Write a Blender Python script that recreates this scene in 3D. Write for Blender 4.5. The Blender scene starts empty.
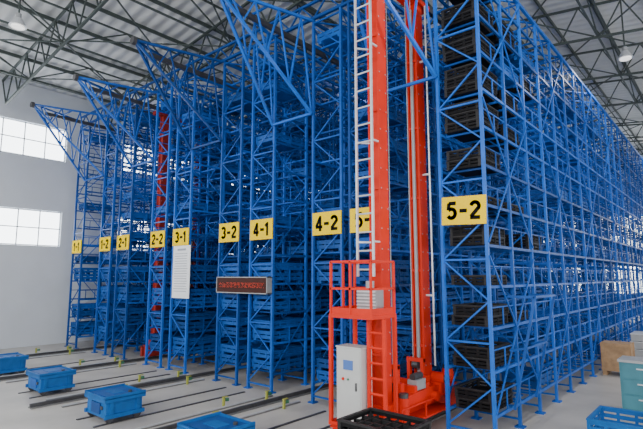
import bpy, math, random
from mathutils import Vector, Matrix
random.seed(7)
COL = bpy.context.scene.collection

# ---------------------------------------------------------------- materials
def mat(name, col, rough=0.5, metal=0.0, noise=0.0, nscale=6.0, emit=None, estr=0.0, bump=0.0, bscale=40, vary=0.0, spec=None):
    m = bpy.data.materials.new(name); m.use_nodes = True
    nt = m.node_tree; b = nt.nodes['Principled BSDF']
    b.inputs['Roughness'].default_value = rough
    b.inputs['Metallic'].default_value = metal
    b.inputs['Base Color'].default_value = (*col, 1)
    if spec is not None: b.inputs['Specular IOR Level'].default_value = spec
    tc = nt.nodes.new('ShaderNodeTexCoord')
    if noise > 0:
        n = nt.nodes.new('ShaderNodeTexNoise'); n.inputs['Scale'].default_value = nscale
        n.inputs['Detail'].default_value = 4
        r = nt.nodes.new('ShaderNodeValToRGB')
        r.color_ramp.elements[0].position = 0.3; r.color_ramp.elements[1].position = 0.7
        r.color_ramp.elements[0].color = (*[c*(1-noise) for c in col], 1)
        r.color_ramp.elements[1].color = (*[min(1, c*(1+noise)) for c in col], 1)
        nt.links.new(tc.outputs['Object'], n.inputs['Vector'])
        nt.links.new(n.outputs['Fac'], r.inputs['Fac'])
        src = r.outputs['Color']
        if vary > 0:
            oi = nt.nodes.new('ShaderNodeObjectInfo'); mr = nt.nodes.new('ShaderNodeMapRange')
            mr.inputs['To Min'].default_value = 1-vary; mr.inputs['To Max'].default_value = 1+vary
            hs = nt.nodes.new('ShaderNodeHueSaturation')
            nt.links.new(oi.outputs['Random'], mr.inputs['Value']); nt.links.new(mr.outputs['Result'], hs.inputs['Value'])
            nt.links.new(src, hs.inputs['Color']); src = hs.outputs['Color']
        nt.links.new(src, b.inputs['Base Color'])
    if bump > 0:
        n2 = nt.nodes.new('ShaderNodeTexNoise'); n2.inputs['Scale'].default_value = bscale
        bp = nt.nodes.new('ShaderNodeBump'); bp.inputs['Strength'].default_value = bump
        nt.links.new(tc.outputs['Object'], n2.inputs['Vector'])
        nt.links.new(n2.outputs['Fac'], bp.inputs['Height'])
        nt.links.new(bp.outputs['Normal'], b.inputs['Normal'])
    if emit:
        b.inputs['Emission Color'].default_value = (*emit, 1)
        b.inputs['Emission Strength'].default_value = estr
    return m

BLUE = mat('blue_paint', (0.006, 0.088, 0.39), 0.42, noise=0.18, nscale=3, vary=0.45, spec=.3)
BLUE2 = mat('blue_tray_paint', (0.005, 0.075, 0.31), 0.5, noise=0.15, nscale=5, vary=0.4, spec=.3)
CARTB = mat('cart_blue', (0.006, 0.11, 0.37), 0.5, noise=0.15, nscale=6, spec=.3)
RED = mat('crane_red', (0.66, 0.022, 0.004), 0.45, noise=0.10, nscale=3, spec=.3)
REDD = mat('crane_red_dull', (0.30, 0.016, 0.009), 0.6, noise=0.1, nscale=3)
YEL = mat('sign_yellow', (0.95, 0.66, 0.0), 0.7, noise=0.02, spec=.0)
BLK = mat('black_ink', (0.004, 0.004, 0.004), 0.7, spec=.1)
CRATE = mat('black_plastic', (0.005, 0.005, 0.006), 0.6, noise=0.2, nscale=8, spec=.2)
CRIM = mat('crate_rim_plastic', (0.018, 0.018, 0.019), 0.5, noise=0.2, nscale=8, spec=.3)
ALU = mat('galvanised_steel', (0.66, 0.68, 0.70), 0.35, 0.4, noise=0.06)
GREYM = mat('grey_machine', (0.35, 0.36, 0.37), 0.45, 0.2, noise=0.08)
WHITEM = mat('cabinet_enamel', (0.50, 0.51, 0.50), 0.4, noise=0.03)
PAPER = mat('poster_white', (0.82, 0.84, 0.87), 0.6, noise=0.02)
INKG = mat('poster_ink', (0.32, 0.34, 0.40), 0.7)
TRUSS = mat('truss_green_grey', (0.06, 0.078, 0.073), 0.5, 0.2, noise=0.1)
RAIL = mat('rail_steel', (0.085, 0.085, 0.09), 0.4, 0.5, noise=0.15)
RAIL2 = mat('track_steel', (0.22, 0.22, 0.22), 0.4, 0.4, noise=0.15)
YPOST = mat('buffer_yellow', (0.36, 0.38, 0.07), 0.5, noise=0.05)
GREEN = mat('green_box', (0.05, 0.18, 0.10), 0.5, noise=0.05)
WOOD = mat('plywood', (0.34, 0.21, 0.11), 0.7, noise=0.2, nscale=9)
TEAL = mat('teal_cabinet', (0.05, 0.20, 0.25), 0.45, noise=0.1)
LEDB = mat('led_housing', (0.05, 0.014, 0.010), 0.5, noise=0.05, spec=.2)
LEDR = mat('led_red', (0.40, 0.03, 0.015), 0.5, emit=(1, 0.08, 0.03), estr=0.22)
LAMPW = mat('lamp_bulb', (0.9, 0.9, 0.9), 0.5, emit=(1, 0.97, 0.9), estr=1.2)
GLASS = mat('window_glow', (0.8, 0.85, 0.9), 0.3, noise=0.02, emit=(0.92, 0.97, 1.0), estr=6.0)
FRAMEW = mat('window_frame', (0.6, 0.65, 0.7), 0.5, noise=0.03)
WALL = mat('wall_plaster', (0.60, 0.635, 0.68), 0.8, noise=0.04, nscale=1.2, bump=0.05)
FLOOR = mat('floor_concrete', (0.46, 0.435, 0.40), 0.45, noise=0.13, nscale=1.3, bump=0.04, bscale=20)

ROOF = mat('roof_sheet', (0.68, 0.695, 0.70), 0.6, noise=0.05, nscale=0.8)
nt = ROOF.node_tree; w = nt.nodes.new('ShaderNodeTexWave'); w.bands_direction = 'Y'
w.inputs['Scale'].default_value = 0.9
tc = nt.nodes.new('ShaderNodeTexCoord'); bp = nt.nodes.new('ShaderNodeBump'); bp.inputs['Strength'].default_value = 0.7
bp.inputs['Distance'].default_value = 0.05
nt.links.new(tc.outputs['Object'], w.inputs['Vector']); nt.links.new(w.outputs['Fac'], bp.inputs['Height'])
nt.links.new(bp.outputs['Normal'], nt.nodes['Principled BSDF'].inputs['Normal'])

# ---------------------------------------------------------------- mesh builder
class MB:
    def __init__(s): s.v = []; s.f = []; s.mi = []; s.mats = []
    def _m(s, m):
        if m not in s.mats: s.mats.append(m)
        return s.mats.index(m)
    def hexa(s, pts, m):
        o = len(s.v); s.v += [tuple(p) for p in pts]; k = s._m(m)
        for f in ((0,3,2,1),(4,5,6,7),(0,1,5,4),(1,2,6,5),(2,3,7,6),(3,0,4,7)):
            s.f.append(tuple(o+i for i in f)); s.mi.append(k)
    def box(s, c, d, m):
        x, y, z = c; a, b, h = d[0]/2, d[1]/2, d[2]/2
        s.hexa([(x-a,y-b,z-h),(x+a,y-b,z-h),(x+a,y+b,z-h),(x-a,y+b,z-h),
                (x-a,y-b,z+h),(x+a,y-b,z+h),(x+a,y+b,z+h),(x-a,y+b,z+h)], m)
    def bar(s, p, q, w, m, h=None):
        p = Vector(p); q = Vector(q); h = h or w
        d = (q-p).normalized()
        up = Vector((0,0,1)) if abs(d.z) < 0.95 else Vector((0,1,0))
        r = d.cross(up).normalized(); u = r.cross(d).normalized()
        r *= w/2; u *= h/2
        s.hexa([p-r-u, p+r-u, p+r+u, p-r+u, q-r-u, q+r-u, q+r+u, q-r+u], m)
    def cyl(s, p, q, r, m, n=12, r2=None):
        p = Vector(p); q = Vector(q); d = (q-p).normalized(); r2 = r if r2 is None else r2
        up = Vector((0,0,1)) if abs(d.z) < 0.95 else Vector((1,0,0))
        a = d.cross(up).normalized(); b = a.cross(d).normalized()
        o = len(s.v); k = s._m(m)
        for i in range(n):
            t = 2*math.pi*i/n; e = a*math.cos(t)+b*math.sin(t)
            s.v.append(tuple(p+e*r)); s.v.append(tuple(q+e*r2))
        for i in range(n):
            j = (i+1) % n
            s.f.append((o+2*i, o+2*i+1, o+2*j+1, o+2*j)); s.mi.append(k)
        s.f.append(tuple(o+2*i for i in range(n))); s.mi.append(k)
        s.f.append(tuple(o+2*i+1 for i in reversed(range(n)))); s.mi.append(k)
    def mesh(s, name):
        me = bpy.data.meshes.new(name); me.from_pydata(s.v, [], s.f)
        for m in s.mats: me.materials.append(m)
        for p, k in zip(me.polygons, s.mi): p.material_index = k
        me.update(); return me

def obj(name, data, loc=(0,0,0), parent=None, **props):
    o = bpy.data.objects.new(name, data); o.location = loc
    COL.objects.link(o)
    if parent: o.parent = parent
    for k, v in props.items(): o[k] = v
    return o

# ---------------------------------------------------------------- setting
XL, XR, YB, YF = -18.0, 8.0, 36.0, -5.0
EAVE, RIDGE, XRID = 8.9, 10.5, -5.0
b = MB(); b.box(((XL+XR)/2, (YB+YF)/2, -0.1), (XR-XL, YB-YF, 0.2), FLOOR)
obj('floor', b.mesh('floor'), kind='structure')

WIN = [(-1.9, 1.4), (3.4, 6.77), (8.8, 12.1), (14.2, 17.5), (19.6, 22.9), (25, 28.3), (30.4, 33.7)]
ROWS = [(3.34, 4.58), (6.38, 7.58)]
ROWB = [(1.2, 3.0), (4.1, 6.2)]
def wall_with_holes(us, zs, u0, u1, z1, put):
    zc = [(0, zs[0][0]), (zs[0][1], zs[1][0]), (zs[1][1], z1)]
    for a, c in zc: put(u0, u1, a, c)
    for (za, zb) in zs:
        cur = u0
        for (a, c) in us:
            put(cur, a, za, zb); cur = c
        put(cur, u1, za, zb)
b = MB()
wall_with_holes(WIN, ROWS, YF, YB, EAVE, lambda a, c, z0, z1: b.box((XL-0.12, (a+c)/2, (z0+z1)/2), (0.24, c-a, z1-z0), WALL))
obj('wall_left', b.mesh('wall_left'), kind='structure')
WB = [(-16.5, -13.0), (-11.4, -7.9), (-6.5, -3.0), (-1.2, 2.3)]
b = MB()
wall_with_holes(WB, ROWB, XL, XR, EAVE, lambda a, c, z0, z1: b.box(((a+c)/2, YB+0.12, (z0+z1)/2), (c-a, 0.24, z1-z0), WALL))
o0 = len(b.v); b.v += [(XL,YB,EAVE),(XR,YB,EAVE),(XRID,YB,RIDGE),(XL,YB+.24,EAVE),(XR,YB+.24,EAVE),(XRID,YB+.24,RIDGE)]
for f in ((0,1,2),(3,5,4),(0,2,5,3),(1,4,5,2)):
    b.f.append(tuple(o0+i for i in f)); b.mi.append(0)
obj('wall_back', b.mesh('wall_back'), kind='structure')

def window_mesh(width, height, axis):
    b = MB()
    def bx(u, z, du, dz, t, m):
        if axis == 'y': b.box((0, u, z), (t, du, dz), m)
        else: b.box((u, 0, z), (du, t, dz), m)
    bx(0, 0, width-.02, height-.02, 0.02, GLASS)
    for z in (-height/2+.03, 0, height/2-.03): bx(0, z, width-.02, 0.035, 0.06, FRAMEW)
    n = 5
    for i in range(n+1):
        bx(-width/2+.03+(width-.06)*i/n, 0, 0.035, height-.02, 0.06, FRAMEW)
    return b.mesh('window')
n = 1
wm = {}
for (a, c) in WIN:
    for (z0, z1) in ROWS:
        k = ('y', round(c-a, 2), round(z1-z0, 2))
        if k not in wm: wm[k] = window_mesh(k[1], k[2], 'y')
        obj('window_%d' % n, wm[k], (XL-0.1, (a+c)/2, (z0+z1)/2), kind='structure'); n += 1
for (a, c) in WB:
    for (z0, z1) in ROWB:
        k = ('x', round(c-a, 2), round(z1-z0, 2))
        if k not in wm: wm[k] = window_mesh(k[1], k[2], 'x')
        obj('window_%d' % n, wm[k], ((a+c)/2, YB+0.1, (z0+z1)/2), kind='structure'); n += 1

b = MB()
for (xa, za, xb, zb) in ((XL-.3, EAVE-.02, XRID, RIDGE), (XRID, RIDGE, XR, EAVE)):
    b.hexa([(xa,YF,za),(xb,YF,zb),(xb,YB+.3,zb),(xa,YB+.3,za),(xa,YF,za+.1),(xb,YF,zb+.1),(xb,YB+.3,zb+.1),(xa,YB+.3,za+.1)], ROOF)
obj('ceiling', b.mesh('ceiling'), kind='structure')
def zr(x): return EAVE+(RIDGE-EAVE)*((x-XL)/(XRID-XL) if x < XRID else (XR-x)/(XR-XRID))

TY = [-2.2, 1.2, 4.6, 8.0, 11.4, 14.8, 18.2, 21.6, 25, 28.4, 31.8, 35.2]
b = MB()
top = []; bot = []
N = 24
for i in range(N+1):
    x = XL+.08+(XR-XL-.16)*i/N; top.append(Vector((x, 0, zr(x)-.16)))
for i in range(N):
    x = XL+.08+(XR-XL-.16)*(i+.5)/N; bot.append(Vector((x, 0, zr(x)-1.15)))
for i in range(N): b.bar(top[i], top[i+1], .06, TRUSS)
for i in range(N-1): b.bar(bot[i], bot[i+1], .06, TRUSS)
for i in range(N):
    b.bar(top[i], bot[i], .035, TRUSS); b.bar(bot[i], top[i+1], .035, TRUSS)
tm = b.mesh('roof_truss')
for i, y in enumerate(TY):
    obj('roof_truss', tm, (0, y, 0), label='dark green-grey steel lattice roof truss under white sheet roof',
        category='roof truss', group='roof trusses')
b = MB(); b.box((0, (YB+YF)/2, 0), (.05, YB-YF-.2, .1), TRUSS); pm = b.mesh('purlin')
for i in range(21):
    x = -17.5+i*1.25
    obj('purlin', pm, (x, 0, zr(x)-.07), label='long dark steel purlin carrying the roof sheets', category='purlin', group='roof purlins')
b = MB()
for y0, y1 in zip(TY[:-1], TY[1:]):
    ym = (y0+y1)/2
    b.bar((0,y0,-1.12),(0,y1,-1.12),.045,TRUSS)
    b.bar((0,y0,-.2),(0,y1,-.2),.045,TRUSS)
    b.bar((0,y0,-1.12),(0,ym,-.2),.035,TRUSS); b.bar((0,ym,-.2),(0,y1,-1.12),.035,TRUSS)
lg = b.mesh('longitudinal_girder')
for x in (-15.4, -12.9, -10.2, -7.6, -5.0, -2.4, .2, 3.2):
    obj('longitudinal_girder', lg, (x, 0, zr(x)), label='thin dark lattice girder linking the roof trusses', category='girder', group='roof girders')
for k in range(6):
    b = MB(); xa, xb = (-15.4+k*2.6, -12.9+k*2.6)
    for y in TY[:-1]:
        b.bar((xa, y, zr(xa)-1.1), (xb, y+3.4, zr(xb)-1.1), .03, TRUSS)
        b.bar((xb, y, zr(xb)-1.1), (xa, y+3.4, zr(xa)-1.1), .03, TRUSS)
    obj('roof_bracing', b.mesh('roof_bracing'), label='crossed steel rods bracing the roof trusses', category='roof bracing', group='roof bracing')

def lamp(loc):
    e = obj('pendant_lamp', None, loc, label='white bell-shaped high-bay lamp hanging from the roof', category='lamp', group='high-bay lamps')
    z = zr(loc[0])-.1-loc[2]
    b = MB(); b.cyl((0,0,.3), (0,0,z), .02, TRUSS, 8); obj('rod', b.mesh('rod'), parent=e)
    b = MB(); b.cyl((0,0,.0), (0,0,.2), .19, ALU, 20, .08); b.cyl((0,0,.2), (0,0,.32), .06, GREYM, 12); obj('lamp_shade', b.mesh('lamp_shade'), parent=e)
    b = MB(); b.cyl((0,0,-.03), (0,0,-.005), .14, LAMPW, 16); obj('bulb', b.mesh('bulb'), parent=e)
    l = bpy.data.lights.new('lamp_light', 'SPOT'); l.energy = 500; l.spot_size = math.radians(160); l.spot_blend = .6; l.shadow_soft_size = .12
    lo = bpy.data.objects.new('lamp_light', l); lo.location = (0, 0, -.06); lo.parent = e; COL.objects.link(lo)
for p in [(-12.45, 3.4, 8.2), (-1.8, 14.9, 8.25), (-12.2, 15.5, 8.3), (-6.9, 12.5, 8.8), (-6.9, 22, 8.8), (-1.7, 25.2, 8.3), (-1.5, 7, 8.6)]: lamp(p)  # first two are the hall's lamps; the rest added to light the dark racks

# ---------------------------------------------------------------- racks
RY = 6.85; BAY = 1.0; NB = 24; H = 7.5; RW = 0.35; LEV = [0.35+.6*k for k in range(12)]
RX = {'5-2': -3.06, '5-1': -4.85, '4-2': -5.75, '4-1': -7.56, '3-2': -8.64, '3-1': -10.56, '2-2': -11.65, '2-1': -13.54, '1-2': -14.67, '1-1': -16.7}
b = MB()
for sx in (-1, 1):
    b.box((sx*RW, 0, H/2), (.045, .055, H), BLUE)
    b.box((sx*RW, 0, .01), (.14, .14, .02), BLUE)
z = .15; s = 1
while z < H-.3:
    b.bar((-s*RW, 0, z), (s*RW, 0, z+.6), .022, BLUE); z += .6; s = -s
for zz in (.12, 1.35, 2.55, 3.75, 4.95, 6.15, 7.42): b.bar((-RW, 0, zz), (RW, 0, zz), .028, BLUE)
frame_m = b.mesh('upright_frame')
L = NB*BAY
b = MB()
for sx in (-1, 1):
    b.box((sx*RW, L/2, 0), (.032, L, .042), BLUE)
    b.box((sx*(RW-.01), L/2, .30), (.015, L, .02), BLUE)
for i in range(NB):
    for d in (.22, .78): b.box((0, i*BAY+d, .003), (.66, .035, .03), BLUE)
    for sx in (-1, 1): b.box((sx*RW, i*BAY+.5, .15), (.016, .02, .3), BLUE)
level_m = b.mesh('shelf_beams')
b = MB()
for sx in (-1, 1):
    for i in range(0, NB-1, 3):
        for z0 in (.4, 2.8, 5.2):
            y0 = i*BAY; y1 = min(L, y0+2*BAY); x = sx*(RW+.03)
            b.bar((x, y0, z0), (x, y1, z0+2.2), .02, BLUE)
            b.bar((x, y1, z0), (x, y0, z0+2.2), .02, BLUE)
brace_m = b.mesh('side_bracing')
b = MB()
for sx in (-1, 1): b.box((sx*RW, L/2, H-.05), (.05, L, .06), BLUE)
for i in range(NB):
    b.bar((-RW, i*BAY, H-.05), (RW, (i+1)*BAY, H-.05), .03, BLUE)
cap_m = b.mesh('top_frame')
rack_e = {}
for k, x in RX.items():
    e = obj('storage_rack', None, (x, RY, 0), category='storage rack', group='blue high-bay storage racks',
            label='tall blue steel storage rack under yellow sign %s' % k)
    rack_e[k] = e
    for i in range(NB+1): obj('upright_frame', frame_m, (0, i*BAY, 0), e)
    for zz in LEV: obj('shelf_beams', level_m, (0, 0, zz), e)
    obj('side_bracing', brace_m, (0, 0, 0), e)
    obj('top_frame', cap_m, (0, 0, 0), e)

b = MB(); xa, xb = -17.1, -3.35
b.box(((xa+xb)/2, 0, 0), (xb-xa, .06, .06), BLUE); b.box(((xa+xb)/2, 0, .35), (xb-xa, .05, .05), BLUE)
nn = 20
for i in range(nn):
    x0 = xa+(xb-xa)*i/nn; x1 = xa+(xb-xa)*(i+1)/nn; xm = (x0+x1)/2
    b.bar((x0, 0, 0), (xm, 0, .35), .03, BLUE); b.bar((xm, 0, .35), (x1, 0, 0), .03, BLUE)
tie_m = b.mesh('top_tie_truss')
for i in range(0, NB+1, 2):
    obj('top_tie_truss', tie_m, (0, RY+i*BAY, H+.03), label='blue lattice tie beam resting across the rack tops', category='tie beam', group='rack top ties')

AIS = [-15.66, -12.6, -9.6, -6.66, -3.96]
NB_SIDE = [('1-1','1-2'), ('2-1','2-2'), ('3-1','3-2'), ('4-1','4-2'), ('5-1','5-2')]
YT, ZT = 4.85, 7.46
for ax, (la, ra) in zip(AIS, NB_SIDE):
    b = MB()
    tip = Vector((ax, YT, ZT))
    for x in (RX[la]+RW, RX[ra]-RW):
        top0 = Vector((x, RY-.06, ZT)); low = Vector((x, RY-.06, 5.5))
        b.bar(top0, tip, .05, BLUE); b.bar(low, tip-Vector((0,0,.0)), .05, BLUE)
        NN = 4
        for i in range(NN):
            t0 = i/NN; t1 = (i+.5)/NN; t2 = (i+1)/NN
            A = top0.lerp(tip, t1); B = low.lerp(tip, t0); C = low.lerp(tip, t2)
            b.bar(A, B, .028, BLUE)
            if i < NN-1: b.bar(A, C, .028, BLUE)
    b.bar((RX[la]+RW, RY-.06, 5.5), (RX[ra]-RW, RY-.06, 5.5), .045, BLUE)
    b.bar(((RX[la]+RW+ax)/2, (RY+YT)/2, ZT), ((RX[ra]-RW+ax)/2, (RY+YT)/2, ZT), .035, BLUE)
    b.cyl((ax, YT-.06, ZT-.02), (ax, YT+.02, ZT-.02), .09, RAIL, 16)
    obj('cantilever_bracket', b.mesh('cantilever_bracket'), label='blue lattice cantilever bracket holding the crane top rail', category='bracket', group='aisle cantilevers')
    ys = YT+.55 if ax > -5 else YT+.35
    b = MB(); b.box((0, (ys+RY+L)/2, 0), (.07, RY+L-ys, .1), RAIL)
    obj('top_guide_rail', b.mesh('top_guide_rail'), (ax, 0, ZT-.2), label='steel overhead guide rail above a rack aisle', category='rail', group='overhead guide rails')
    y0 = 3.3 if ax < -5 else 4.6
    b = MB(); b.box((0, (y0+RY+L)/2, .01), (.16, RY+L-y0, .02), RAIL2); b.box((0, (y0+RY+L)/2, .05), (.045, RY+L-y0, .06), RAIL)
    obj('floor_rail', b.mesh('floor_rail'), (ax, 0, 0), label='dark steel crane rail bolted along the aisle floor', category='rail', group='floor crane rails')
    if ax < -5:
        b = MB(); b.box((0, 5.2, .01), (.06, 3.0, .02), RAIL2); b.box((0, 5.2, .03), (.02, 3.0, .02), ALU)
        tm2 = b.mesh('side_track')
        for dx in (-.36, .36):
            obj('side_track', tm2, (ax+dx, 0, 0), label='thin grey steel track strip on the concrete floor', category='track', group='thin floor tracks')
        b = MB()
        b.box((0, 0, .08), (.035, .04, .16), YPOST); b.box((0, .07, .11), (.045, .07, .05), GREEN); b.box((0,.03,.165), (.045,.11,.012), YPOST)
        bm_ = b.mesh('buffer_stop')
        for dx, yy in ((.2, 4.9), (-.46, 5.6), (.46, 6.2), (-.2, 6.4)):
            obj('buffer_stop', bm_, (ax+dx, yy, 0), label='small yellow-green buffer stop at the crane rail end', category='buffer stop', group='buffer stops')

# ---------------------------------------------------------------- trays and crates
def slatted(w, d, h, n, m, t=.02, post=.045, feet=0.0, fill=.66, rim=None):
    b = MB(); z0 = feet; rim = rim or m
    if feet:
        for sx in (-1,1):
            for sy in (-1,0,1): b.box((sx*(w/2-.06), sy*(d/2-.06), feet/2), (.08, .1, feet), m)
    b.box((0,0,z0+.012), (w-.02, d-.02, .024), m)
    for sx in (-1,1):
        for sy in (-1,1): b.box((sx*(w/2-post/2), sy*(d/2-post/2), z0+(h-z0)/2), (post, post, h-z0), rim)
        for i in range(1, 4): b.box((sx*(w/2-.012), -d/2+d*i/4, z0+(h-z0)/2), (.02, .04, h-z0), m)
    for i in range(1, 3): 
        for sy in (-1,1): b.box((-w/2+w*i/3, sy*(d/2-.012), z0+(h-z0)/2), (.04, .02, h-z0), m)
    hh = (h-z0)/n
    for i in range(n):
        zz = z0+hh*(i+.5)
        for sx in (-1,1): b.box((sx*(w/2-t/2-.003), 0, zz), (t*.7, d-.05, hh*fill), m)
        for sy in (-1,1): b.box((0, sy*(d/2-t/2-.003), zz), (w-.05, t*.7, hh*fill), m)
    b.box((0, d/2-.015, h-.012), (w+.01, .04, .022), rim); b.box((0, -d/2+.015, h-.012), (w+.01, .04, .022), rim)
    b.box((w/2-.015, 0, h-.012), (.04, d, .022), rim); b.box((-w/2+.015, 0, h-.012), (.04, d, .022), rim)
    return b
tray_m = slatted(.62, .88, .21, 2, BLUE2, feet=.05, fill=.75).mesh('steel_tray')
crate_m = slatted(.56, .80, .15, 3, CRATE, fill=.7, rim=CRIM).mesh('plastic_crate')
T0 = .0235
black = []; cand = []; near = []; far = []
for k, x in RX.items():
    for bi in range(NB):
        for li, zz in enumerate(LEV):
            p = (x, RY+(bi+.5)*BAY, zz+T0)
            r = random.random()
            if k == '5-2':
                if bi == 0: black.append(p)
                elif bi == 1 and li in (2, 5, 7, 8, 10): black.append(p)
                elif bi == 2 and li in (4, 9): black.append(p)
                elif bi < 9 and r < .2: cand.append((bi*.6+li*.1, p, 1))
            elif k in ('5-1', '4-2'):
                if bi < 10 and r < (.8 if li < 5 else .28): cand.append((bi+li*.15, p, 2 if li < 4 else 1))
            elif bi < 7 and r < (.94 if li < 4 else (.65 if li < 6 else .28)): cand.append((bi+li*.15, p, 2 if li < 4 else 1))
cand.sort(key=lambda c: c[0])
for c in cand:
    for j in range(c[2]):
        q = (c[1][0], c[1][1], c[1][2]+j*.211)
        (near if len(near) < 296 else far).append(q)
for p in black:
    nst = random.choice((2, 2, 3)) if p[2] > 3.4 else random.choice((1, 2, 2))
    for j in range(nst):
        o = obj('plastic_crate', crate_m, (p[0]+random.uniform(-.015,.015), p[1]+random.uniform(-.02,.02), p[2]+j*.152), label='black slatted plastic crate on a blue rack shelf', category='crate', group='black crates in the end rack')
        o.rotation_euler = (0, 0, random.uniform(-.02, .02))
for p in near:
    obj('steel_tray', tray_m, p, label='blue slatted steel tray box on a rack shelf', category='tray', group='blue trays on the racks')
b = MB()
lo = MB(); lo.box((0,0,.06), (.5,.8,.03), BLUE2)
for sx in (-1,1):
    lo.box((sx*.3, 0, .10), (.02, .86, .05), BLUE2); lo.box((sx*.3, 0, .18), (.02, .86, .05), BLUE2)
for sy in (-1,1):
    lo.box((0, sy*.43, .10), (.6, .02, .05), BLUE2); lo.box((0, sy*.43, .18), (.6, .02, .05), BLUE2)
    for sx in (-1,1): lo.box((sx*.28, sy*.41, .105), (.04,.04,.21), BLUE2)
for p in far:
    o0 = len(b.v)
    b.v += [(a+p[0], c+p[1], d+p[2]) for a, c, d in lo.v]
    b.f += [tuple(i+o0 for i in f) for f in lo.f]; b.mi += lo.mi
b.mats = [BLUE2]
obj('tray_rows', b.mesh('tray_rows'), label='many blue steel trays deeper in the rack bays', category='tray', group='blue trays on the racks', kind='stuff')

# ---------------------------------------------------------------- signs
def glyphs(s, h, m):
    """plain bold sans numerals built from strokes in the XZ plane, facing -Y"""
    b = MB(); t = h*.20; w = h*.60; gap = h*.15
    def stroke(p, q, t):
        d = Vector((q[0]-p[0], q[1]-p[1])).normalized(); n = Vector((-d.y, d.x))*t/2
        a = [(p[0]-n.x, p[1]-n.y), (p[0]+n.x, p[1]+n.y), (q[0]+n.x, q[1]+n.y), (q[0]-n.x, q[1]-n.y)]
        return [(x, -.002, z) for x, z in a]+[(x, .002, z) for x, z in a]
    def st(ox, pts):
        for p, q in zip(pts[:-1], pts[1:]):
            b.hexa(stroke((ox+p[0]*w, p[1]*h), (ox+q[0]*w, q[1]*h), t), m)
        for p in pts[1:-1]: b.cyl((ox+p[0]*w, -.002, p[1]*h), (ox+p[0]*w, .002, p[1]*h), t/2, m, 10)
    def arc(cx, cz, rx, rz, a0, a1, n=10):
        return [(cx+rx*math.cos(math.radians(a0+(a1-a0)*i/n)), cz+rz*math.sin(math.radians(a0+(a1-a0)*i/n))) for i in range(n+1)]
    adv = {'1': .62, '-': .70}
    tot = sum(adv.get(c, 1)*w for c in s)+gap*(len(s)-1); x = -tot/2
    for c in s:
        cw = adv.get(c, 1)*w; ox = x+cw/2
        if c == '1': st(ox, [(-.32, .22), (.05, .42), (.05, -.5)])
        elif c == '2': st(ox, arc(0, .19, .36, .22, 165, -20)+[(-.38, -.36)]); st(ox, [(-.45, -.405), (.45, -.405)])
        elif c == '3': st(ox, arc(-.02, .2, .34, .205, 150, -85)); st(ox, arc(-.02, -.19, .38, .215, 90, -150))
        elif c == '4': st(ox, [(.18, -.5), (.18, .44), (-.40, -.2)]); st(ox, [(-.48, -.22), (.5, -.22)])
        elif c == '5': st(ox, [(-.28, .405), (.40, .405)]); st(ox, [(-.26, .42), (-.32, .04)]); st(ox, arc(-.03, -.15, .38, .255, 135, -150))
        elif c == '-': st(ox, [(-.34, -.02), (.34, -.02)])
        x += cw+gap
    return b.mesh('sign_text')
b = MB(); b.box((0,0,0), (.70,.015,.43), YEL); plate_m = b.mesh('sign_plate')
for k, x in RX.items():
    e = obj('rack_sign', None, (x+.03, RY-.05, 3.29), label='yellow plate sign reading %s on a blue rack end' % k, category='sign', group='yellow rack number signs')
    if k in ('5-2',): e.rotation_euler = (0, math.radians(2), 0)
    obj('sign_plate', plate_m, parent=e)
    obj('sign_text', glyphs(k, .28, BLK), (0, -.0105, 0), e)
e = obj('led_display_board', None, (-8.02, RY-.11, 2.12), label='long dark LED display board with red characters on the racks', category='display board')
b = MB(); b.box((0,0,0), (1.62,.12,.32), LEDB)
b.box((0,-.0,.165), (1.66,.14,.02), GREYM); b.box((0,-.0,-.165), (1.66,.14,.02), GREYM)
for sx in (-1,1): b.box((sx*.82, 0, 0), (.02,.14,.34), GREYM)
obj('housing', b.mesh('housing'), parent=e)
b = MB()
for c in range(12):
    cx = -.68+c*.124
    for i in range(6):
        for j in range(6):
            if random.random() < .45: b.box((cx-.045+i*.017, -.064, -.045+j*.018), (.012,.006,.012), LEDR)
obj('led_characters', b.mesh('led_characters'), parent=e)
e = obj('notice_board', None, (-10.46, RY-.045, 2.42), label='tall white notice sheet with small text hung on the rack', category='notice')
b = MB(); b.box((0,0,0), (.74,.012,1.3), PAPER); obj('sheet', b.mesh('sheet'), parent=e)
b = MB(); b.box((0,-.009,.55), (.36,.004,.05), INKG)
for i in range(16): b.box((-.02+.0, -.009, .45-i*.062), (.6-.1*random.random(),.004,.014), INKG)
obj('printed_lines', b.mesh('printed_lines'), parent=e)

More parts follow.
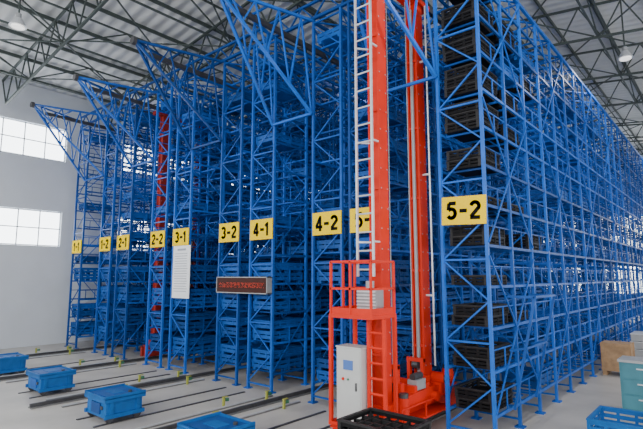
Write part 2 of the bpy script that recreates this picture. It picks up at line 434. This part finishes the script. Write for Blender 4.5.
# ---------------------------------------------------------------- stacker crane
def crane(ax, ym, detailed=True, lbl='', R=RED):
    e = obj('stacker_crane', None, (ax, ym, 0), label=lbl, category='stacker crane', group='red stacker cranes')
    b = MB(); bl = 3.0 if detailed else 1.7
    b.box((0, .55, .27), (.26, bl, .22), R); b.box((0, .55, .385), (.34, bl, .015), R)
    wy = (-.78, 1.9) if detailed else (-.15, 1.3)
    for y in wy:
        b.box((.1, y, .23), (.08, .46, .26), R); b.box((-.1, y, .23), (.08, .46, .26), R)
    b.box((.17, 1.2, .5), (.1, .5, .26), R)
    obj('base_beam', b.mesh('base_beam'), parent=e)
    for y in wy:
        b = MB(); b.cyl((-.055, y, .2), (.055, y, .2), .11, RAIL, 20); obj('wheel', b.mesh('wheel'), parent=e)
    for y in (0, 1.2):
        b = MB(); b.box((0, y, 3.75), (.17, .17, 6.65), R)
        b.box((-.085, y, 3.75), (.025, .23, 6.65), R); b.box((.085, y, 3.75), (.025, .23, 6.65), R)
        b.box((0, y, .45), (.36, .36, .14), R)
        for zz in (1.2, 2.4, 3.6, 4.8, 6.0): b.box((0, y, zz), (.20, .24, .04), R)
        z = .9
        while z < 6.9:
            b.cyl((.097, y-.08, z), (.103, y-.08, z), .012, GREYM, 6); b.cyl((.097, y+.08, z), (.103, y+.08, z), .012, GREYM, 6); z += .3
        s = -1 if y > .5 else 1
        b.box((0, y+s*.125, 3.8), (.05, .03, 6.3), GREYM)
        obj('mast', b.mesh('mast'), parent=e)
    b = MB(); b.box((0, .6, 7.13), (.26, 1.9, .1), R)
    obj('head_beam', b.mesh('head_beam'), parent=e)
    b = MB(); zc = .58 if detailed else 2.2
    b.box((0, .6, zc), (.6, .86, .12), R)
    for y in (.22, .98):
        b.box((-.12, y, zc+.22), (.06, .06, .44), R); b.box((.12, y, zc+.22), (.06, .06, .44), R)
        b.box((0, y, zc+.42), (.3, .07, .06), R)
        for z in (.12, .34): b.cyl((-.05, y, zc+z), (.05, y, zc+z), .06, RAIL, 14)
        b.box((.16, y, zc+.1), (.1, .1, .2), R)
    b.box((.0, .42, zc+.1), (.62, .08, .09), R); b.box((.0, .78, zc+.1), (.62, .08, .09), R)
    b.box((.22, .6, zc+.14), (.16, .26, .14), GREYM); b.cyl((.22, .48, zc+.25), (.22, .72, zc+.25), .05, RAIL, 12)
    b.box((.32, .4, zc-.02), (.05,.5,.16), R)
    obj('load_carriage', b.mesh('load_carriage'), parent=e)
    for dx in (-.05, .05):
        for y in (.22, .98):
            b = MB(); b.cyl((dx, y, zc+.44), (dx, y, 7.08), .008, GREYM, 6)
            obj('hoist_cable', b.mesh('hoist_cable'), parent=e)
    if not detailed: return e
    b = MB(); b.cyl((.22, 1.62, .52), (.22, 1.62, .8), .09, R, 16); b.box((.14, 1.62, .48), (.34, .26, .2), R)
    for i in range(5): b.cyl((.22, 1.62, .56+i*.045), (.22, 1.62, .575+i*.045), .1, R, 16)
    b.cyl((.22, 1.62, .8), (.22, 1.62, .86), .075, RAIL, 16)
    b.cyl((.12, 1.3, .7), (.34, 1.3, .7), .09, R, 16); b.cyl((.34, 1.3, .7), (.38, 1.3, .7), .075, RAIL, 16)
    b.box((.2, 1.3, .55), (.24, .24, .2), R); b.box((.18, .95, .5), (.2, .46, .22), R)
    b.cyl((.25, .95, .5), (.39, .95, .5), .07, R, 14)
    obj('drive_motor', b.mesh('drive_motor'), parent=e)
    b = MB()
    b.cyl((.3, .1, .3), (.3, .1, .62), .075, R, 16); b.box((.24, .1, .28), (.26, .24, .12), R); b.cyl((.3,.1,.62),(.3,.1,.68),.065,RAIL,14)
    obj('brake_motor', b.mesh('brake_motor'), parent=e)
    b = MB()
    for y in (-.1, .575, 1.25): b.bar((.38, y, .28), (.38, y, .5), .022, R)
    b.bar((.38, -.1, .5), (.38, 1.25, .5), .022, R)
    b.box((.27, .55, .28), (.25, 1.7, .03), R)
    obj('side_guard', b.mesh('side_guard'), parent=e)
    b = MB(); b.cyl((.22, 1.2, .9), (.22, 1.2, 7.0), .016, ALU, 10)
    for z in (2, 4, 6): b.box((.15, 1.2, z), (.14, .03, .03), ALU)
    obj('conductor_pipe', b.mesh('conductor_pipe'), parent=e, label='thin grey conduit pipe')
    b = MB(); lo_ = -.07
    for sx in (-1, 1): b.bar((lo_+sx*.14, -.26, 2.3), (lo_+sx*.14, -.26, 7.15), .03, ALU)
    z = 2.4
    while z < 7.1: b.cyl((lo_-.14, -.26, z), (lo_+.14, -.26, z), .013, ALU, 8); z += .27
    for zz in (2.8, 4.3, 5.8, 7.0):
        for sx in (-1, 1): b.bar((lo_+sx*.14, -.26, zz), (sx*.08, -.1, zz), .025, ALU)
    obj('ladder', b.mesh('ladder'), parent=e)
    x0, x1, y0, y1, zp, zt = -.26, .44, -.86, -.28, 1.78, 2.5
    b = MB(); b.box(((x0+x1)/2, (y0+y1)/2, zp), (x1-x0, y1-y0, .05), R)
    b.bar((x0+.02, y0+.02, .4), (x0+.02, y0+.02, zp), .045, R); b.bar((x1-.02, y1-.02, .4), (x1-.02, y1-.02, zp), .045, R)
    b.bar((x0+.02, y1-.02, .4), (x0+.02, y1-.02, zp), .045, R)
    b.box((x0+.02, (y0+y1)/2, .4), (.06, y1-y0, .05), R); b.box((.2, y1-.02, .4), (.46, .06, .05), R)
    b.box((.09, y0+.02, .4), (.70, .05, .05), R)
    obj('platform', b.mesh('platform'), parent=e, label='red operator platform on posts')
    b = MB()
    cs = [(x0+.02,y0+.02), (x1-.02,y0+.02), (x1-.02,y1-.02), (x0+.02,y1-.02)]
    for c in cs+[((x0+x1)/2, y0+.02), (x0+.02, (y0+y1)/2)]: b.bar((*c, zp), (*c, zt), .028, R)
    for i in range(4):
        p, q = cs[i], cs[(i+1) % 4]
        for zz in (zt, (zp+zt)/2): b.bar((*p, zz), (*q, zz), .028, R)
        b.bar((*p, zp+.06), (*q, zp+.06), .01, R, .1)
    obj('guard_rail', b.mesh('guard_rail'), parent=e)
    b = MB(); lx = .40; ly = -.70
    for sx in (-.12, .12): b.bar((lx+sx, ly, .12), (lx+sx, ly, zp-.02), .04, R)
    z = .25
    while z < zp-.05: b.cyl((lx-.12, ly, z), (lx+.12, ly, z), .018, R, 8); z += .19
    b.bar((lx+.12, ly, .38), (lx-.2, -.45, .38), .03, R)
    obj('access_ladder', b.mesh('access_ladder'), parent=e, label='red short access ladder')
    c = obj('control_cabinet', None, (.04, -.70, 0), e, label='light grey electrical control cabinet')
    b = MB(); b.box((0,0,.90), (.40,.24,.94), WHITEM); b.box((0,0,1.38), (.42,.26,.02), WHITEM); obj('cabinet_body', b.mesh('cabinet_body'), parent=c)
    b = MB(); b.box((0,-.125,.90), (.37,.012,.88), WHITEM); obj('cabinet_door', b.mesh('cabinet_door'), parent=c)
    b = MB(); b.box((.0,-.136,1.16), (.15,.01,.12), mat('screen_blue', (.05,.1,.25), .2, emit=(.1,.3,1), estr=.3)); obj('screen', b.mesh('screen'), parent=c)
    b = MB(); b.box((.13,-.14,.9), (.015,.02,.1), RAIL); b.cyl((-.08,-.131,.98), (-.08,-.15,.98), .018, R, 12); b.cyl((.0,-.131,.98), (.0,-.145,.98), .014, GREEN, 12); obj('handle', b.mesh('handle'), parent=c)
    b = MB(); b.box((.1, -.40, 1.98), (.32, .18, .3), GREYM)
    for i in range(6): b.box((.1, -.50, 1.87+i*.045), (.3, .02, .02), ALU)
    b.cyl((.1,-.40,2.13),(.1,-.40,2.24),.06,GREYM,14)
    obj('hoist_drive_box', b.mesh('hoist_drive_box'), parent=e)
    return e
crane(-3.96, 5.92, True, 'tall red twin-mast stacker crane with ladder and operator platform')
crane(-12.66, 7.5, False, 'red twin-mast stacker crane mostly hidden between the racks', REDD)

# ---------------------------------------------------------------- blue shuttle carts
def cart(x, y, rot=0):
    e = obj('transfer_cart', None, (x, y, 0), label='low blue steel transfer cart standing at the rail end', category='cart', group='blue transfer carts')
    e.rotation_euler = (0, 0, rot)
    b = MB()
    b.box((0,0,.215), (.66,.60,.25), CARTB); b.box((0,0,.365), (.74,.68,.06), CARTB)
    for sx in (-1,1):
        b.box((sx*.345, 0, .12), (.05,.66,.06), CARTB)
        for yy in (-.22, .22): b.box((sx*.34, yy, .24), (.03,.06,.22), CARTB)
        b.box((sx*.355, 0, .41), (.03,.68,.05), CARTB)
    for sy in (-1,1): b.box((0, sy*.325, .405), (.70,.03,.03), CARTB)
    obj('cart_body', b.mesh('cart_body'), parent=e)
    b = MB(); b.box((0,0,.402), (.62,.54,.016), BLUE2); b.box((0,0,.412), (.3,.2,.012), CARTB); b.cyl((.2,.15,.41),(.2,.15,.44),.03,RAIL,12)
    obj('deck_plate', b.mesh('deck_plate'), parent=e)
    b = MB(); b.box((0,-.31,.22), (.3,.02,.16), BLUE2); b.box((.2,-.31,.24), (.05,.03,.05), RAIL); obj('access_panel', b.mesh('access_panel'), parent=e)
    for sx in (-1,1):
        for sy in (-1,1):
            b = MB(); b.cyl((sx*.3-.02, sy*.23, .085), (sx*.3+.02, sy*.23, .085), .07, RAIL, 16); obj('wheel', b.mesh('wheel'), parent=e)
CX = (-5.25, -7.97, -10.68, -13.35)
for x in CX: cart(x, 4.02)
b = MB()
for dx in (-.30, .30): b.box((dx, 1.15, .0075), (.05, 3.0, .015), RAIL)
tk = b.mesh('cart_track')
for x in CX:
    obj('cart_track', tk, (x, 3.9, 0), label='pair of flat dark steel guide tracks on the floor', category='track', group='cart tracks')

# ---------------------------------------------------------------- crates in front, floor items
big = slatted(.8, .62, .38, 5, CRATE, rim=CRIM).mesh('grid_crate')
for i, z in enumerate((0, .385)):
    o = obj('grid_crate', big, (-3.02, 4.55, z), label='black plastic grid crate, %s' % ('open and stacked on another crate' if i else 'on the floor under another crate'), category='crate', group='floor crate stack')
b = MB()
for i in range(1, 6): b.box((-.4+.8*i/6, 0, .2), (.012, .58, .24), CRIM)
for i in range(1, 4): b.box((0, -.31+.62*i/4, .2), (.76, .012, .24), CRIM)
obj('divider_grid', b.mesh('divider_grid'), (0,0,0), o)

b = MB(); b.box((0,0,.42), (.60,.55,.64), WOOD)
for sx in (-1,1):
    b.box((sx*.24, -.285, .42), (.08,.02,.66), WOOD); b.box((sx*.24, .0, .05), (.09,.55,.1), WOOD)
    b.box((.31, sx*.22, .42), (.02,.08,.66), WOOD)
for z in (.14, .7): b.box((0,-.285,z), (.60,.025,.07), WOOD)
obj('wooden_crate', b.mesh('wooden_crate'), (-2.3, 13.5, 0), label='brown plywood crate on skids beside the rack', category='wooden crate')
b = MB()
for i in range(4): b.box((0,0,.1+i*.2), (.6,.8,.17), GREYM); b.box((0,0,.19+i*.2), (.63,.83,.02), ALU)
obj('grey_bin_stack', b.mesh('grey_bin_stack'), (-1.95, 15.6, 0), label='stack of grey lidded bins beside the rack', category='bin stack')
e = obj('tool_cabinet', None, (-1.3, 10.0, 0), label='blue-green steel tool cabinet standing on the floor', category='cabinet')
b = MB(); b.box((0,0,.45), (.7,.5,.8), TEAL); b.box((0,0,.87), (.74,.54,.04), GREYM)
for sx in (-1,1): b.box((sx*.3,0,.03), (.06,.48,.06), RAIL)
obj('cabinet_body', b.mesh('cabinet_body'), parent=e)
for i in range(3):
    b = MB(); b.box((0,-.255,.2+i*.25), (.62,.02,.22), TEAL); b.box((0,-.275,.26+i*.25), (.2,.02,.02), ALU); obj('drawer', b.mesh('drawer'), parent=e)
b = slatted(.7, .9, .34, 3, CARTB, feet=.08)
obj('blue_tray_box', b.mesh('blue_tray_box'), (-1.4, 8.15, 0), label='blue steel tray box standing on the floor', category='tray')

b = MB()
for y in (0, BAY):
    b.bar((0, y, 2.0), (.4, y, 2.0), .035, BLUE); b.bar((.4, y, 2.0), (.03, y, .35), .035, BLUE)
    b.bar((0, y, 1.2), (.24, y, 1.25), .03, BLUE)
b.bar((.4, 0, 2.0), (.4, BAY, 2.0), .035, BLUE)
b.bar((.24, 0, 1.25), (.24, BAY, 1.25), .03, BLUE)
obj('side_brace_frame', b.mesh('side_brace_frame'), (RW+.04, .6, 0), rack_e['5-2'])

# ---------------------------------------------------------------- lights
w = bpy.data.worlds.new('World'); bpy.context.scene.world = w; w.use_nodes = True
w.node_tree.nodes['Background'].inputs[0].default_value = (0.97, 0.985, 1.0, 1)
w.node_tree.nodes['Background'].inputs[1].default_value = 1.65
def area(loc, rot, sx, sy, en, col=(1,1,1)):
    l = bpy.data.lights.new('area', 'AREA'); l.shape = 'RECTANGLE'; l.size = sx; l.size_y = sy; l.energy = en; l.color = col
    o = bpy.data.objects.new('fill_panel', l); o.location = loc; o.rotation_euler = rot; COL.objects.link(o); return o
area((-1, -8, 7), (math.radians(62), 0, math.radians(25)), 12, 6, 1400)  # unseen fill light, added to brighten the hall from the front
area((6, 6, 2), (math.radians(125), 0, math.radians(60)), 10, 3, 350)  # added low fill aimed upward to brighten the roof underside

cam = bpy.data.cameras.new('camera'); cam.sensor_width = 36; cam.lens = 26.76
co = bpy.data.objects.new('camera', cam); COL.objects.link(co)
co.location = (0, 0, 2.3); co.rotation_euler = (math.radians(97.4), 0, math.radians(40.7))
bpy.context.scene.camera = co
